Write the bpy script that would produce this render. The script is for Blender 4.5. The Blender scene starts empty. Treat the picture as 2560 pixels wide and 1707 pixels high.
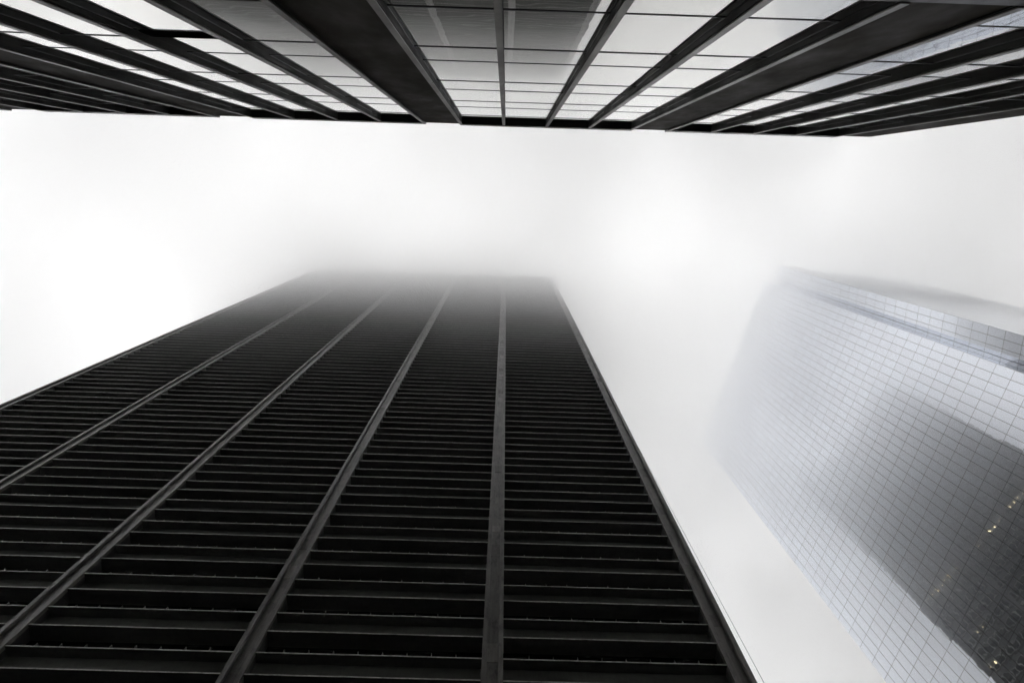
import bpy, math, random
from mathutils import Matrix, Vector
random.seed(7)
scene = bpy.context.scene
COL = scene.collection

# ------------------------------------------------------------------ camera
PITCH, ROLL, EYE = 1.34878, -0.033427, 1.6
cd = bpy.data.cameras.new("Camera"); cam = bpy.data.objects.new("Camera", cd); COL.objects.link(cam)
cd.sensor_width = 36.0; cd.lens = 24.0; cd.clip_start = 0.05; cd.clip_end = 5000
Fw = Vector((0, math.cos(PITCH), math.sin(PITCH)))
R0 = Vector((1, 0, 0)); U0 = Vector((0, -math.sin(PITCH), math.cos(PITCH)))
Rt = R0 * math.cos(ROLL) + U0 * math.sin(ROLL)
Up = -R0 * math.sin(ROLL) + U0 * math.cos(ROLL)
cam.matrix_world = Matrix(((Rt.x, Up.x, -Fw.x, 0), (Rt.y, Up.y, -Fw.y, 0), (Rt.z, Up.z, -Fw.z, EYE), (0, 0, 0, 1)))
scene.camera = cam

# ------------------------------------------------------------------ sky and sun
SUN_EL, SUN_AZ = math.radians(71), math.radians(48)      # azimuth measured from +y towards +x
w = bpy.data.worlds.new("World"); scene.world = w; w.use_nodes = True
nt = w.node_tree; nt.nodes.clear()
sky = nt.nodes.new('ShaderNodeTexSky'); sky.sky_type = 'NISHITA'; sky.sun_disc = False
sky.sun_elevation = SUN_EL; sky.sun_rotation = SUN_AZ; sky.dust_density = 1.5; sky.air_density = 1.0
hs = nt.nodes.new('ShaderNodeHueSaturation'); hs.inputs['Saturation'].default_value = 0.06
bg = nt.nodes.new('ShaderNodeBackground'); bg.inputs['Strength'].default_value = 0.15
wo = nt.nodes.new('ShaderNodeOutputWorld')
nt.links.new(sky.outputs[0], hs.inputs['Color']); nt.links.new(hs.outputs[0], bg.inputs[0]); nt.links.new(bg.outputs[0], wo.inputs[0])
sl = bpy.data.lights.new("sun", 'SUN'); sl.energy = 0.8; sl.angle = math.radians(120); sl.color = (1.0, 0.97, 0.93)
so = bpy.data.objects.new("sun", sl); COL.objects.link(so)
sd = Vector((math.sin(SUN_AZ) * math.cos(SUN_EL), math.cos(SUN_AZ) * math.cos(SUN_EL), math.sin(SUN_EL)))
so.rotation_euler = sd.to_track_quat('Z', 'Y').to_euler(); so.location = (0, 0, 400)

scene.view_settings.view_transform = 'Standard'; scene.view_settings.look = 'None'
scene.view_settings.gamma = 1.0; scene.view_settings.exposure = 2.05
cy = scene.cycles
cy.max_bounces = 28; cy.diffuse_bounces = 4; cy.glossy_bounces = 5; cy.volume_bounces = 16; cy.transmission_bounces = 2
cy.use_denoising = True; cy.caustics_reflective = False; cy.caustics_refractive = False
cy.volume_step_rate = 1.0; cy.volume_max_steps = 128

# ------------------------------------------------------------------ helpers
class MB:
    """collects boxes and faces that become one mesh object"""
    def __init__(s): s.v = []; s.f = []; s.m = []
    def box(s, x0, x1, y0, y1, z0, z1, mi=0, skip=()):
        n = len(s.v)
        s.v += [(x0, y0, z0), (x1, y0, z0), (x1, y1, z0), (x0, y1, z0), (x0, y0, z1), (x1, y0, z1), (x1, y1, z1), (x0, y1, z1)]
        F = {'b': (0, 3, 2, 1), 't': (4, 5, 6, 7), 'f': (0, 1, 5, 4), 'r': (1, 2, 6, 5), 'k': (2, 3, 7, 6), 'l': (3, 0, 4, 7)}
        for k, q in F.items():
            if k not in skip:
                s.f.append(tuple(n + i for i in q)); s.m.append(mi)
        return s
    def slab(s, P, Q, z0, z1, out, th, jit=0.0, mi=0):
        """thin panel from P to Q (2D), its face th in front of the line along 'out'"""
        n = len(s.v)
        a = (P[0] + out[0] * th, P[1] + out[1] * th); b = (Q[0] + out[0] * th, Q[1] + out[1] * th)
        j = [random.uniform(-jit, jit) for _ in range(4)]
        pts = [(a, z0, j[0]), (b, z0, j[1]), (b, z1, j[2]), (a, z1, j[0] - j[1] + j[2])]
        for (p, z, d) in pts: s.v.append((p[0] + out[0] * d, p[1] + out[1] * d, z))
        for p, z in ((P, z0), (Q, z0), (Q, z1), (P, z1)): s.v.append((p[0], p[1], z))
        for q in ((0, 1, 2, 3), (0, 4, 5, 1), (1, 5, 6, 2), (2, 6, 7, 3), (3, 7, 4, 0)):
            s.f.append(tuple(n + i for i in q)); s.m.append(mi)
        return s
    def prism(s, poly, z0, z1, mi=0):
        n = len(s.v); k = len(poly)
        s.v += [(x, y, z0) for x, y in poly] + [(x, y, z1) for x, y in poly]
        for i in range(k):
            j = (i + 1) % k; s.f.append((n + i, n + j, n + k + j, n + k + i)); s.m.append(mi)
        s.f.append(tuple(n + k + i for i in range(k))); s.m.append(mi)
        s.f.append(tuple(n + i for i in reversed(range(k)))); s.m.append(mi)
        return s
    def build(s, name, mats, parent=None):
        me = bpy.data.meshes.new(name); me.from_pydata(s.v, [], s.f); me.update()
        for m in (mats if isinstance(mats, (list, tuple)) else [mats]): me.materials.append(m)
        for p, mi in zip(me.polygons, s.m): p.material_index = mi
        o = bpy.data.objects.new(name, me); COL.objects.link(o)
        if parent: o.parent = parent
        return o

def tag(o, label=None, cat=None, group=None, kind=None):
    if label: o['label'] = label
    if cat: o['category'] = cat
    if group: o['group'] = group
    if kind: o['kind'] = kind
    return o

def empty(name, loc, rz=0.0):
    o = bpy.data.objects.new(name, None); COL.objects.link(o); o.location = loc; o.rotation_euler = (0, 0, rz)
    o.empty_display_size = 1; return o

def nodes(name):
    m = bpy.data.materials.new(name); m.use_nodes = True
    t = m.node_tree; b = t.nodes['Principled BSDF']
    return m, t, b

def coords(t, scale=(1, 1, 1)):
    g = t.nodes.new('ShaderNodeTexCoord'); mp = t.nodes.new('ShaderNodeMapping'); mp.inputs['Scale'].default_value = scale
    t.links.new(g.outputs['Object'], mp.inputs['Vector']); return mp.outputs['Vector']

def noise(t, vec, scale, detail=4, rough=0.6):
    n = t.nodes.new('ShaderNodeTexNoise'); n.inputs['Scale'].default_value = scale
    n.inputs['Detail'].default_value = detail; n.inputs['Roughness'].default_value = rough
    t.links.new(vec, n.inputs['Vector']); return n.outputs['Fac']

def ramp(t, fac, stops):
    r = t.nodes.new('ShaderNodeValToRGB'); e = r.color_ramp.elements
    while len(e) < len(stops): e.new(0.5)
    for k, (p, c) in enumerate(stops):
        e[k].position = p; e[k].color = (*c, 1) if len(c) == 3 else c
    t.links.new(fac, r.inputs['Fac']); return r.outputs['Color']

def mixc(t, a, b, fac, mode='MIX'):
    m = t.nodes.new('ShaderNodeMix'); m.data_type = 'RGBA'; m.blend_type = mode
    for s, v in ((m.inputs[6], a), (m.inputs[7], b)):
        if isinstance(v, tuple): s.default_value = (*v, 1)
        else: t.links.new(v, s)
    if isinstance(fac, (int, float)): m.inputs[0].default_value = fac
    else: t.links.new(fac, m.inputs[0])
    return m.outputs[2]

def bump(t, b, h, strength, dist):
    n = t.nodes.new('ShaderNodeBump'); n.inputs['Strength'].default_value = strength; n.inputs['Distance'].default_value = dist
    t.links.new(h, n.inputs['Height']); t.links.new(n.outputs[0], b.inputs['Normal'])

def paint(name, col, var=0.35, rough=0.5, scale=(1, 1, 1), stain=0.5, spec=0.5):
    """weathered paint: broad tone changes, small blotches, vertical runs"""
    m, t, b = nodes(name)
    v = coords(t, scale); v2 = coords(t, (3.0, 3.0, 0.12))
    c = ramp(t, noise(t, v, 0.35, 5), [(0.3, tuple(x * (1 - var) for x in col)), (0.7, tuple(x * (1 + var) for x in col))])
    s = ramp(t, noise(t, v2, 1.3, 6, 0.7), [(0.35, (1 - stain,) * 3), (0.62, (1, 1, 1))])
    f = ramp(t, noise(t, v, 2.2, 8, 0.8), [(0.40, (1 - stain,) * 3), (0.50, (1, 1, 1))])
    c = mixc(t, c, s, 0.6, 'MULTIPLY'); c = mixc(t, c, f, 0.75, 'MULTIPLY')
    t.links.new(c, b.inputs['Base Color'])
    r = ramp(t, noise(t, v, 2.0, 4), [(0.3, (rough * 0.75,) * 3), (0.7, (min(1, rough * 1.25),) * 3)])
    t.links.new(r, b.inputs['Roughness']); b.inputs['Specular IOR Level'].default_value = spec
    return m

def mirror(name, tint, var=0.03, wave=0.4, wscale=0.6, dist=0.004, rough=0.015):
    """coated reflective glass: slightly wavy, each pane a touch different"""
    m, t, b = nodes(name)
    g = t.nodes.new('ShaderNodeNewGeometry')
    lo = tuple(x * (1 - var) for x in tint); hi = tuple(x * (1 + var) for x in tint)
    hi = (hi[0] * (1 - var * 0.6), hi[1], hi[2])
    c = ramp(t, g.outputs['Random Per Island'], [(0.0, lo), (1.0, hi)])
    t.links.new(c, b.inputs['Base Color'])
    b.inputs['Metallic'].default_value = 1.0; b.inputs['Roughness'].default_value = rough
    v = coords(t); bump(t, b, noise(t, v, wscale, 2, 0.45), wave, dist)
    return m

M = {}
M['column_steel'] = paint('column_steel', (0.135, 0.130, 0.118), 0.35, 0.42, (1, 1, 0.35), 0.72)
M['column_patch'] = paint('column_patch', (0.19, 0.18, 0.165), 0.3, 0.42, (1, 1, 0.35), 0.5)
M['column_worn'] = paint('column_worn', (0.095, 0.09, 0.08), 0.3, 0.5, (1, 1, 0.35), 0.8)
M['beam_steel'] = paint('beam_steel', (0.075, 0.078, 0.068), 0.25, 0.5, (0.5, 1, 1), 0.4)
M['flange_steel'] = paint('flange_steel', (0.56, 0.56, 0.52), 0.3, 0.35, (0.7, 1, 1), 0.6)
M['sash_and_column_shade'] = paint('sash_and_column_shade', (0.012, 0.012, 0.012), 0.2, 0.4)  # black of the sashes; on the columns' deep sides it stands for shade
M['tower_glass'] = mirror('tower_glass', (0.035, 0.038, 0.042), 0.2, 0.3, 1.0, 0.003, 0.03)
M['bronze'] = paint('bronze', (0.020, 0.019, 0.017), 0.25, 0.6, (1, 1, 0.4), 0.35, 0.2)
M['bronze_flange'] = paint('bronze_flange', (0.135, 0.120, 0.102), 0.35, 0.36, (1, 1, 0.5), 0.45)
M['brown_panel'] = paint('brown_panel', (0.024, 0.018, 0.011), 0.12, 0.7, (0.7, 1, 0.3), 0.15, 0.15)
M['black_trim'] = paint('black_trim', (0.012, 0.012, 0.013), 0.2, 0.4)
M['window_mirror'] = mirror('window_mirror', (0.70, 0.695, 0.67), 0.015, 0.5, 0.9, 0.0035, 0.012)
M['panel_mirror'] = mirror('panel_mirror', (0.82, 0.845, 0.905), 0.014, 0.9, 0.35, 0.014, 0.02)
M['joint'] = paint('joint', (0.05, 0.05, 0.055), 0.1, 0.5)
M['asphalt'] = paint('asphalt', (0.05, 0.05, 0.052), 0.25, 0.85, (1, 1, 1), 0.3)
M['concrete'] = paint('concrete', (0.28, 0.27, 0.25), 0.15, 0.85, (1, 1, 1), 0.3)
M['kerb'] = paint('kerb', (0.32, 0.31, 0.30), 0.12, 0.8)
M['road_paint'] = paint('road_paint', (0.7, 0.7, 0.66), 0.1, 0.7, (1, 1, 1), 0.3)
M['cable'] = paint('cable', (0.35, 0.35, 0.34), 0.1, 0.5)
m, t, b = nodes('lamp_glow'); b.inputs['Base Color'].default_value = (1, .8, .5, 1)
b.inputs['Emission Color'].default_value = (1.0, 0.80, 0.45, 1); b.inputs['Emission Strength'].default_value = 2.8; M['lamp_glow'] = m

def shown(P, e):
    """how large a point's surroundings show: inverse squared distance, 0 outside the view"""
    q = e.matrix_basis @ Vector(P) - Vector((0, 0, EYE)); d = q.dot(Fw)
    if d < 0.1: return 0
    x, y = q.dot(Rt) / d, q.dot(Up) / d
    if abs(x) > 0.80 or abs(y) > 0.55: return 0
    return 1.0 / q.length_squared

# ================================================================== the street
g = MB().box(-1500, 1500, -1500, 1500, -0.5, 0.0).build('ground', M['asphalt']); tag(g, kind='structure')
PS = 0.066
def street(name, boxes, mat):
    mb = MB()
    for bx in boxes: mb.box(*bx)
    o = mb.build(name, mat); o.rotation_euler = (0, 0, PS); return tag(o, kind='structure')
street('road', [(-300, 300, 4.2, 15.5, -0.2, 0.004)], M['asphalt'])
street('pavement', [(-300, 300, -2.2, 4.0, -0.2, 0.13), (-300, 62, 15.7, 27.2, -0.2, 0.13)], M['concrete'])
street('kerb', [(-300, 300, 4.0, 4.2, -0.2, 0.15), (-300, 62, 15.5, 15.7, -0.2, 0.15)], M['kerb'])
street('road_markings', [(-300 + 9 * i, -297 + 9 * i, 9.75, 9.9, -0.1, 0.008) for i in range(66)], M['road_paint'])

# ================================================================== the black steel tower
TD, TPSI = 27.8924, 0.0691
n1 = Vector((-math.sin(TPSI), math.cos(TPSI), 0))
tower = empty('office_tower', n1 * TD, TPSI)
tag(tower, 'black steel skyscraper with wide horizontal beams, its top lost in the fog', 'skyscraper')
BAY, WCOL, FH, WG, X1, REC = 15.0, 1.3046, 3.9546, 1.9817, 0.0955, 0.08
ZA0 = 36.3551 + EYE                    # top flange of one beam row
KLO, KHI = -7, 46                     # floors below and above that row
TOPZ = ZA0 + FH * KHI + WG
cols_u = [X1 + BAY * (k - 4) for k in range(6)]       # six column axes on the street front
U0_, U1_ = cols_u[0], cols_u[5]
DEPTH = 3 * BAY
HW = WCOL / 2
def column_mesh(mb, uc, z0, z1, face='front'):
    # two raised flanges with a sunk web between; depth runs inwards
    fl = 0.30
    segs = [(-HW, -HW + fl, 0.0), (HW - fl, HW, 0.0), (-HW + fl, HW - fl, 0.24)]
    for a, b_, d in segs:
        for d0, d1, mi in ((d, .30, 0), (.30, 1.35, 1)):  # steel in front; deeper part black, shade put into the column's colour
            if face == 'front': mb.box(uc + a, uc + b_, d0, d1, z0, z1, mi)
            elif face == 'right': mb.box(U1_ + HW - d1, U1_ + HW - d0, uc + a, uc + b_, z0, z1, mi)
            elif face == 'left': mb.box(U0_ - HW + d0, U0_ - HW + d1, uc + a, uc + b_, z0, z1, mi)
    return mb
def splice_plates(mb, uc, fronts):
    for n_, (z, h, d) in enumerate(fronts): mb.box(uc - HW + 0.31, uc + HW - 0.31, 0.24 - d, 0.3, z, z + h, 2 + n_ % 2)
for k, uc in enumerate(cols_u):
    mb = MB(); column_mesh(mb, uc, 0, TOPZ + 1.2)
    rr = random.Random(k); fr = []
    for j in range(KLO, KHI):
        if rr.random() < 0.35: fr.append((ZA0 + FH * j + rr.uniform(-.5, .5), rr.uniform(1.0, 2.2), rr.uniform(0.012, 0.03)))
    splice_plates(mb, uc, fr)
    mb.build('column', [M['column_steel'], M['sash_and_column_shade'], M['column_patch'], M['column_worn']], tower)
side_v = [HW + BAY * i for i in range(1, 4)]
for v in side_v:
    column_mesh(MB(), v, 0, TOPZ + 1.2, 'right').build('column', [M['column_steel'], M['sash_and_column_shade']], tower)
mb = MB()
for v in side_v: column_mesh(mb, v, 0, TOPZ + 1.2, 'left')
o = mb.build('rear_columns', [M['column_steel'], M['sash_and_column_shade']], tower)

DW, DGL = 0.72, 1.15                 # web and glass set back behind the flange edge
def beam(mb, a, b_, zt, side='front'):
    """plate girder: top flange at zt, bottom flange 1.99 m below, web between"""
    hb = FH - WG; ft = 0.075
    def bx(y0, y1, z0, z1, mi):
        if side == 'front': mb.box(a, b_, REC + y0, REC + y1, z0, z1, mi)
        elif side == 'right': mb.box(U1_ + HW - REC - y1, U1_ + HW - REC - y0, a, b_, z0, z1, mi)
        elif side == 'left': mb.box(U0_ - HW + REC + y0, U0_ - HW + REC + y1, a, b_, z0, z1, mi)
        elif side == 'back': mb.box(a, b_, DEPTH + 2 * HW - REC - y1, DEPTH + 2 * HW - REC - y0, z0, z1, mi)
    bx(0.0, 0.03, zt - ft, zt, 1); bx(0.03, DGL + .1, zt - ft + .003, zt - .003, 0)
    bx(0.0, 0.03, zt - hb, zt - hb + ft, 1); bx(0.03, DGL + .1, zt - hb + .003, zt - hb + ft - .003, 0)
    bx(DW, DW + 0.08, zt - hb + ft, zt - ft, 0)
def glass_band(mb, a, b_, z0, z1, side='front'):
    if side == 'front': mb.box(a, b_, REC + DGL, REC + DGL + .05, z0, z1)
    elif side == 'right': mb.box(U1_ + HW - REC - DGL - .05, U1_ + HW - REC - DGL, a, b_, z0, z1)
    elif side == 'left': mb.box(U0_ - HW + REC + DGL, U0_ - HW + REC + DGL + .05, a, b_, z0, z1)
    elif side == 'back': mb.box(a, b_, DEPTH + 2 * HW - REC - DGL - .05, DEPTH + 2 * HW - REC - DGL, z0, z1)
def sashes(mb, u0, ua, ub, z0, side='front', d0=.10, d1=.42):
    """low sill rail with eight short uprights, one connected piece"""
    prof = [(ua, z0), (ua, z0 + .05)]
    for i in range(1, 9):
        u = u0 + BAY * (i + 0.5) / 10
        prof += [(u - .03, z0 + .05), (u - .03, z0 + .42), (u + .03, z0 + .42), (u + .03, z0 + .05)]
    prof += [(ub, z0 + .05), (ub, z0)]
    n = len(mb.v); k = len(prof)
    for d in (d0, d1):
        for (u, z) in prof:
            mb.v.append((u, REC + d, z) if side == 'front' else (U1_ + HW - REC - d, u, z))
    for i in range(k - 1): mb.f.append((n + i, n + i + 1, n + k + i + 1, n + k + i)); mb.m.append(0)
    mb.f.append(tuple(n + i for i in range(k))); mb.f.append(tuple(n + k + i for i in reversed(range(k)))); mb.m += [0, 0]

cells = []
for bay in range(5):
    for j in range(KLO, KHI + 1):
        a, b_ = cols_u[bay] + HW, cols_u[bay + 1] - HW
        zt = ZA0 + FH * j
        s = max(shown(((a * (1 - q) + b_ * q), REC, zt - 1), tower) for q in (0, .25, .5, .75, 1))
        cells.append((s, bay, j, a, b_, zt))
cells.sort(reverse=True)
rest_b, rest_g, rest_s = MB(), MB(), MB()
seams = random.Random(3)
for r, (s, bay, j, a, b_, zt) in enumerate(cells):
    if r < 100:
        mb = MB(); beam(mb, a, b_, zt)
        o = mb.build('spandrel_beam', [M['beam_steel'], M['flange_steel']], tower)
        wn = MB(); glass_band(wn, a, b_, zt + .001, zt + WG - .001); wo_ = wn.build('window', M['tower_glass'], tower)
        sm = MB(); sashes(sm, cols_u[bay], a, b_, zt + .001); sm.build('window_frame', M['sash_and_column_shade'], wo_)
    else:
        beam(rest_b, a, b_, zt); glass_band(rest_g, a, b_, zt + .001, zt + WG - .001)
tag(rest_b.build('spandrel_beams', [M['beam_steel'], M['flange_steel']], tower), kind='stuff')
tag(rest_g.build('window_bands', M['tower_glass'], tower), kind='stuff')
# the three other fronts
sb, sg, ss = MB(), MB(), MB()
for j in range(KLO, KHI + 1):
    zt = ZA0 + FH * j
    for i in range(3):
        a, b_ = (HW if i == 0 else side_v[i - 1]) + HW, side_v[i] - HW
        for sd_ in ('right', 'left'):
            beam(sb, a, b_, zt, sd_); glass_band(sg, a, b_, zt + .001, zt + WG - .001, sd_)
        for q in range(1, 10):
            v = (HW if i == 0 else side_v[i - 1]) + BAY * (q + .0) / 10
            ss.box(U1_ + HW - REC - .25, U1_ + HW - REC - .04, v - .06, v + .06, zt + .001, zt + WG - .001)
    for bay in range(5):
        beam(sb, cols_u[bay] + HW, cols_u[bay + 1] - HW, zt, 'back')
        glass_band(sg, cols_u[bay] + HW, cols_u[bay + 1] - HW, zt + .001, zt + WG - .001, 'back')
tag(sb.build('side_beams', [M['beam_steel'], M['flange_steel']], tower), kind='stuff')
tag(sg.build('side_windows', M['tower_glass'], tower), kind='stuff')
tag(ss.build('side_window_frames', M['flange_steel'], tower), kind='stuff')
MB().box(U0_ - HW + 1.8, U1_ + HW - 1.8, 1.8, DEPTH + 2 * HW - 1.8, 0, TOPZ - .4).build('core_wall', M['black_trim'], tower)
MB().box(U0_ - HW + .1, U1_ + HW - .1, .1, DEPTH + 2 * HW - .1, TOPZ + .0, TOPZ + 1.0).build('roof', M['beam_steel'], tower)
# lit ceiling lamps behind the side windows
LZ = [None]
def lamps():
    rr = random.Random(11)
    for j, lo, hi in ((29, 3, 46), (25, 38, 42), (23, 43, 46)):
        z = ZA0 + FH * j + WG - .25
        v = lo
        while v < hi:
            if rr.random() < 0.75 and min(abs(v - q) for q in [HW] + side_v) > 1.1:
                MB().box(U1_ + HW - .75, U1_ + HW - .55, v - .06, v + .06, z - .03, z + .03).build('ceiling_lamp', M['lamp_glow'], tower)
            v += 1.5
lamps()

# loose line hanging off the tower's corner
def tube(name, A, B, r, mat, sag=0.0, n=12):
    mb = MB(); A, B = Vector(A), Vector(B); d = (B - A).normalized(); s = d.cross(Vector((0, 1, 0))).normalized(); q = d.cross(s)
    for i in range(n + 1):
        f = i / n; c = A.lerp(B, f) + Vector((0, 0, -sag * 4 * f * (1 - f)))
        for k in range(6):
            a = k * math.pi / 3; mb.v.append(tuple(c + s * math.cos(a) * r + q * math.sin(a) * r))
    for i in range(n):
        for k in range(6): mb.f.append((i * 6 + k, i * 6 + (k + 1) % 6, i * 6 + 6 + (k + 1) % 6, i * 6 + 6 + k)); mb.m.append(0)
    return mb.build(name, mat)

# ================================================================== the pale glass tower
GPSI, GD, GX0, GW, GZ0, GE = -1.2342, 82.6318, -56.9701, 1.5472, 112.6763 + EYE, 0.2375
BPSI, BD, BX, BW, BZ0 = -1.506, 82.166, -20.188, 1.508, 136.53 + EYE
def fr(psi): return Vector((math.cos(psi), math.sin(psi))), Vector((-math.sin(psi), math.cos(psi)))
gt, gn = fr(GPSI); bt, bn = fr(BPSI)
org = gn * GD
gtower = empty('glass_tower', (org.x, org.y, 0), GPSI)
tag(gtower, 'pale mirror glass skyscraper with square panel grid and a dark reflection', 'skyscraper')
def loc(p):                       # world 2D point -> tower's own axes
    q = Vector(p) - org; return (q.dot(gt), q.dot(gn))
NP = 35
p_left = loc(gn * GD + gt * (GX0 + GE)); p_e0 = loc(gn * GD + gt * (GX0 + GW * NP))
p_K = loc(bn * BD + bt * (BX - 4 * BW)); p_e1 = loc(bn * BD + bt * BX)
cdir = Vector((1, 0.155)).normalized(); NC = 27
e1w = bn * BD + bt * BX
p_c = loc(e1w + cdir * BW * NC)
lw = gn * GD + gt * (GX0 + GE); p_b = loc(lw + Vector((0.975, 0.22)).normalized() * 44)
TOPG = 206.4
poly = [p_left, p_e0, p_K, p_e1, p_c, p_b]
# backing wall sits a hand behind the panels
def inset(poly, d):
    res = []; k = len(poly)
    cx = sum(p[0] for p in poly) / k; cy_ = sum(p[1] for p in poly) / k
    for i in range(k):
        a, b_, c = Vector(poly[i - 1]), Vector(poly[i]), Vector(poly[(i + 1) % k])
        u = (b_ - a).normalized(); v = (c - b_).normalized()
        nu = Vector((-u.y, u.x)); nv = Vector((-v.y, v.x))
        mm = (nu + nv); mm = mm / max(0.2, mm.dot(nu)); res.append(tuple(b_ + mm * d))
    return res
MB().prism(inset(poly, 0.05), 0, TOPG).build('backing_wall', M['joint'], gtower)
panels = []
def wall(P, Q, cuts, zbase, fh, out, split=False):
    """grid of panels along P-Q; cuts are distances along it"""
    P, Q = Vector(P), Vector(Q); u = (Q - P).normalized(); J = 0.028
    k0 = int((zbase - 3) / fh); zs = zbase - k0 * fh
    for i in range(len(cuts) - 1):
        a, b_ = P + u * (cuts[i] + J), P + u * (cuts[i + 1] - J)
        z = zs
        while z + fh < TOPG:
            panels.append((shown(((a.x + b_.x) / 2, (a.y + b_.y) / 2, z + fh / 2), gtower), tuple(a), tuple(b_), z + J, z + fh - J, out))
            z += fh
W_main = GW * NP - GE
wall(p_left, p_e0, [0] + [GW * i - GE for i in range(1, NP + 1)], GZ0, 4.0, (0, -1))
o2 = Vector(loc(org - bn)) ; bo = tuple(o2.normalized())
wall(p_K, p_e1, [BW * i for i in range(5)], BZ0, 4.0, bo)
kk = (Vector(p_K) - Vector(p_e0)); L = kk.length; kn = Vector((kk.y, -kk.x)).normalized()
wall(p_e0, p_K, [L * i / 3 for i in range(4)], BZ0, 4.0, tuple(kn))
cc = (Vector(p_c) - Vector(p_e1)).normalized(); cn = Vector((cc.y, -cc.x))
wall(p_e1, p_c, [BW * i for i in range(NC + 1)], BZ0, 4.0, tuple(cn))
bb = Vector(p_left) - Vector(p_b); LB = bb.length; bnn = Vector((bb.y, -bb.x)).normalized()
wall(p_b, p_left, [LB * i / 45 for i in range(46)], GZ0, 4.0, tuple(bnn))
panels.sort(key=lambda q: -q[0])
rest = MB()
for r, (s, a, b_, z0, z1, out) in enumerate(panels):
    if r < 100 and s > 0: MB().slab(a, b_, z0, z1, out, 0.03, 0.003).build('glass_panel', M['panel_mirror'], gtower)
    else: rest.slab(a, b_, z0, z1, out, 0.03, 0.003)
tag(rest.build('glass_panels', M['panel_mirror'], gtower), kind='stuff')

# ================================================================== the low dark building behind the camera
UPSI, UDT, UDG, UX0, PB, WF, UB = 0.063, 1.987, 2.125, -0.158, 1.243, 0.095, 1.42
un = Vector((math.sin(UPSI), -math.cos(UPSI), 0))
low = empty('office_block', un * UDG, UPSI)
tag(low, 'low dark bronze office block with closely set vertical fins and mirror windows', 'building')
DEP = UDG - UDT                      # fins stand this far in front of the glass
xs, kinds = [], []                   # fin axes from the right corner leftwards, and the kind of bay to their left
x = UX0 + 7 * UB + PB; pos = [x]
x_corner = x + PB
while x > -34:
    for i in range(4):
        x -= UB; pos.append(x); kinds.append('w')
    x -= PB; pos.append(x); kinds.append('p')
zl = {'cap': 23.60, 'i': 21.95, 'a': 19.75, 'b': 18.40, 'c': 16.32, 'd': 15.01, 'e': 12.71, 'f': 11.50, 'g': 9.05, 'h': 7.75}
zl = {k: v + EYE for k, v in zl.items()}
ZB, ZT = zl['h'] - .06, zl['cap']
# fins
def fin():
    mb = MB()
    for (w_, y0, y1) in ((.084, 0.0, .098), (.034, .098, .122)):
        mb.box(-w_ / 2, w_ / 2, y0, y1, ZB, ZT)
    mb.box(-WF / 2, WF / 2, .122, DEP, ZB, ZT + .0, 1)
    return mb
f0 = fin().build('fin', [M['bronze'], M['bronze_flange']], low)
f0.location.x = pos[0]
for x in pos[1:]:
    c = f0.copy(); COL.objects.link(c); c.parent = low; c.location.x = x
# panes, spandrels and rails
wins = [('g', 'f'), ('e', 'd'), ('c', 'b'), ('a', 'i')]
spans = [('h', 'g'), ('f', 'e'), ('d', 'c'), ('b', 'a'), ('i', 'cap')]
HF = .050
open_bay = None
def pane(name, xa, xb, z0, z1, rail_t=True, rail_b=True):
    mb = MB(); r = random.uniform
    n = 0; P = (xa + .004, 0.0); Q = (xb - .004, 0.0)
    mb.slab(P, Q, z0 + .012, z1 - .012, (0, 1), 0.004, 0.0009)
    o = mb.build(name, M['window_mirror'], low)
    return o
def ring(xa, xb, z0, z1, bb=.016, tt=.026, d=.012, j=.008):
    """one connected frame: jambs, sill and head"""
    mb = MB(); o_ = [(xa, z0 - bb), (xb, z0 - bb), (xb, z1 + tt), (xa, z1 + tt)]; i_ = [(xa + j, z0 + bb), (xb - j, z0 + bb), (xb - j, z1 - tt), (xa + j, z1 - tt)]
    for y in (0.003, d):
        for p in o_ + i_: mb.v.append((p[0], y, p[1]))
    for k in range(4):
        l = (k + 1) % 4
        mb.f += [(k, l, 4 + l, 4 + k), (8 + k, 12 + k, 12 + l, 8 + l), (k, 8 + k, 8 + l, l), (4 + k, 4 + l, 12 + l, 12 + k)]; mb.m += [0] * 4
    return mb
for i, kd in enumerate(kinds):
    xr, xl = pos[i] - HF, pos[i + 1] + HF
    if kd == 'p':
        MB().box(pos[i + 1] + WF / 2 - .01, pos[i] - WF / 2 + .01, .0, DEP - .05, ZB, ZT + .45).build('column_cladding', M['brown_panel'], low)
        continue
    for (b0, t0) in wins:
        za, zb = zl[b0], zl[t0]
        if b0 == 'g' and i == 11:
            o = pane('window', xl, xr, za, zb - .55)
            ring(xl, xr, za, zb - .55).build('window_frame', M['black_trim'], o)
            mb = MB(); mb.box(xl, xr, -.4, -.36, zb - .56, zb); mb.build('vent_opening', M['black_trim'], low)
            continue
        o = pane('window', xl, xr, za, zb)
        ring(xl, xr, za, zb).build('window_frame', M['black_trim'], o)
    for (b0, t0) in spans:
        pane('spandrel_panel', xl, xr, zl[b0], zl[t0])
MB().box(pos[0] + WF / 2 - .01, x_corner, 0.0, DEP - .05, ZB, ZT + .45).build('column_cladding', M['brown_panel'], low)
XL = pos[-1]
body = MB().box(XL, x_corner - .03, -14, -.6, ZB, ZT)
body.build('wall', M['black_trim'], low)
mb = MB().box(XL, x_corner, -14.1, .04, ZT + .003, ZT + .5)
for i, kd in enumerate(kinds):
    if kd == 'w': mb.box(pos[i + 1] - WF / 2, pos[i] + WF / 2 - .002, .04, DEP - .001, ZT + .003, ZT + .5)
mb.build('roof_cap', M['black_trim'], low)
MB().box(XL, x_corner + .0, -14.05, DEP - .02, ZB - .35, ZB - .003).build('soffit', M['black_trim'], low)
MB().box(XL, x_corner - .6, -14, -4.2, 0.13, ZB - .353).build('ground_floor_wall', M['bronze'], low)
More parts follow.
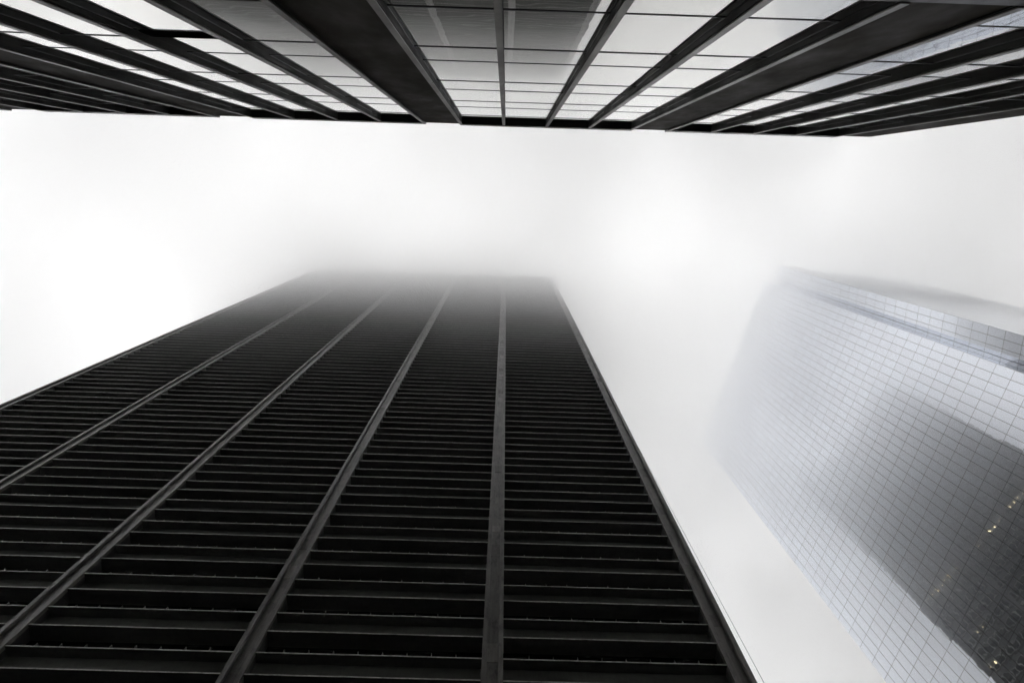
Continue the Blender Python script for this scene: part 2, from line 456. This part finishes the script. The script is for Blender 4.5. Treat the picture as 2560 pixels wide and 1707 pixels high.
for i, kd in enumerate(kinds + ['p']):
    if kd == 'p':
        xc = (pos[i] + pos[i + 1]) / 2 if i < len(kinds) else x_corner - PB / 2
        MB().box(xc - .5, xc + .5, -1.0, .15, 0.13, ZB - .353).build('pillar', M['brown_panel'], low)

# ------------------------------------------------------------------ unseen block added behind it, keeps sky light off the tower's lower floors
nb = empty('added_sky_blocker', un * 30, UPSI)
tag(nb, 'unseen grey concrete block added behind the low bronze building to block sky light', 'building')
MB().box(-70, 60, -40, 0, 0, 190).build('wall', M['concrete'], nb)
mb = MB()
for j in range(46):
    for i in range(26): mb.box(-68.5 + i * 5, -65 + i * 5, 0, .06, 4 + j * 4, 6.2 + j * 4)
tag(mb.build('windows', M['tower_glass'], nb), kind='stuff')

# ------------------------------------------------------------------ hanging line
tc = n1 * TD + Vector((math.cos(TPSI), math.sin(TPSI), 0)) * (U1_ + HW)
cb = tube('safety_cable', (tc.x + .02, tc.y + .05, 74), (tc.x + .62, tc.y - .1, 8), .018, M['cable'], 0)
tag(cb, 'thin pale cable hanging beside the black tower corner', 'cable')

# ------------------------------------------------------------------ air
def air(name, box, color, density, aniso, grad=None):
    mb = MB().box(*box); m = bpy.data.materials.new(name); m.use_nodes = True; t = m.node_tree; t.nodes.clear()
    out = t.nodes.new('ShaderNodeOutputMaterial'); pv = t.nodes.new('ShaderNodeVolumePrincipled')
    pv.inputs['Color'].default_value = (*color, 1); pv.inputs['Density'].default_value = density; pv.inputs['Anisotropy'].default_value = aniso
    t.links.new(pv.outputs[0], out.inputs['Volume'])
    if grad:
        g_ = t.nodes.new('ShaderNodeNewGeometry'); sx = t.nodes.new('ShaderNodeSeparateXYZ'); t.links.new(g_.outputs['Position'], sx.inputs[0])
        xr = t.nodes.new('ShaderNodeMapRange'); t.links.new(sx.outputs['X'], xr.inputs[0]); xr.inputs[1].default_value = 15; xr.inputs[2].default_value = 62; xr.inputs[3].default_value = 0; xr.inputs[4].default_value = 1
        ti = t.nodes.new('ShaderNodeMath'); ti.operation = 'MULTIPLY_ADD'; t.links.new(xr.outputs[0], ti.inputs[0]); ti.inputs[1].default_value = -21; t.links.new(sx.outputs['Z'], ti.inputs[2])
        mp = t.nodes.new('ShaderNodeMapping'); mp.inputs['Scale'].default_value = (.022, .022, .03); t.links.new(g_.outputs['Position'], mp.inputs['Vector'])
        nz = noise(t, mp.outputs[0], 1.0, 5, .6)
        ma = t.nodes.new('ShaderNodeMath'); ma.operation = 'MULTIPLY_ADD'; t.links.new(nz, ma.inputs[0]); ma.inputs[1].default_value = 64.0; t.links.new(ti.outputs[0], ma.inputs[2])
        mr = t.nodes.new('ShaderNodeMapRange'); t.links.new(ma.outputs[0], mr.inputs[0]); mr.clamp = True
        z0, z1 = grad[0][0], grad[-1][0]
        mr.inputs[1].default_value = z0 + 32; mr.inputs[2].default_value = z1 + 32
        top = max(q[1] for q in grad)
        rc = ramp(t, mr.outputs[0], [((z - z0) / (z1 - z0), (d / top,) * 3) for z, d in grad])
        mu = t.nodes.new('ShaderNodeMath'); mu.operation = 'MULTIPLY'; t.links.new(rc, mu.inputs[0]); 
        ms = t.nodes.new('ShaderNodeMath'); ms.operation = 'MULTIPLY_ADD'; t.links.new(xr.outputs[0], ms.inputs[0]); ms.inputs[1].default_value = top * .15; ms.inputs[2].default_value = top
        t.links.new(ms.outputs[0], mu.inputs[1])
        t.links.new(mu.outputs[0], pv.inputs['Density'])
    o = mb.build(name, m); return tag(o, kind='stuff')
air('haze', (-700, 700, -700, 700, -1, 240), (0.97, 0.97, 0.97), 0.0002, 0.0)
air('low_cloud', (-690, 690, -690, 690, 88, 238), (0.995, 0.995, 0.995), 0.02, 0.8,
    grad=[(92, 0.0), (117, .005), (138, .018), (157, .062), (178, .14), (206, .18), (236, .02)])
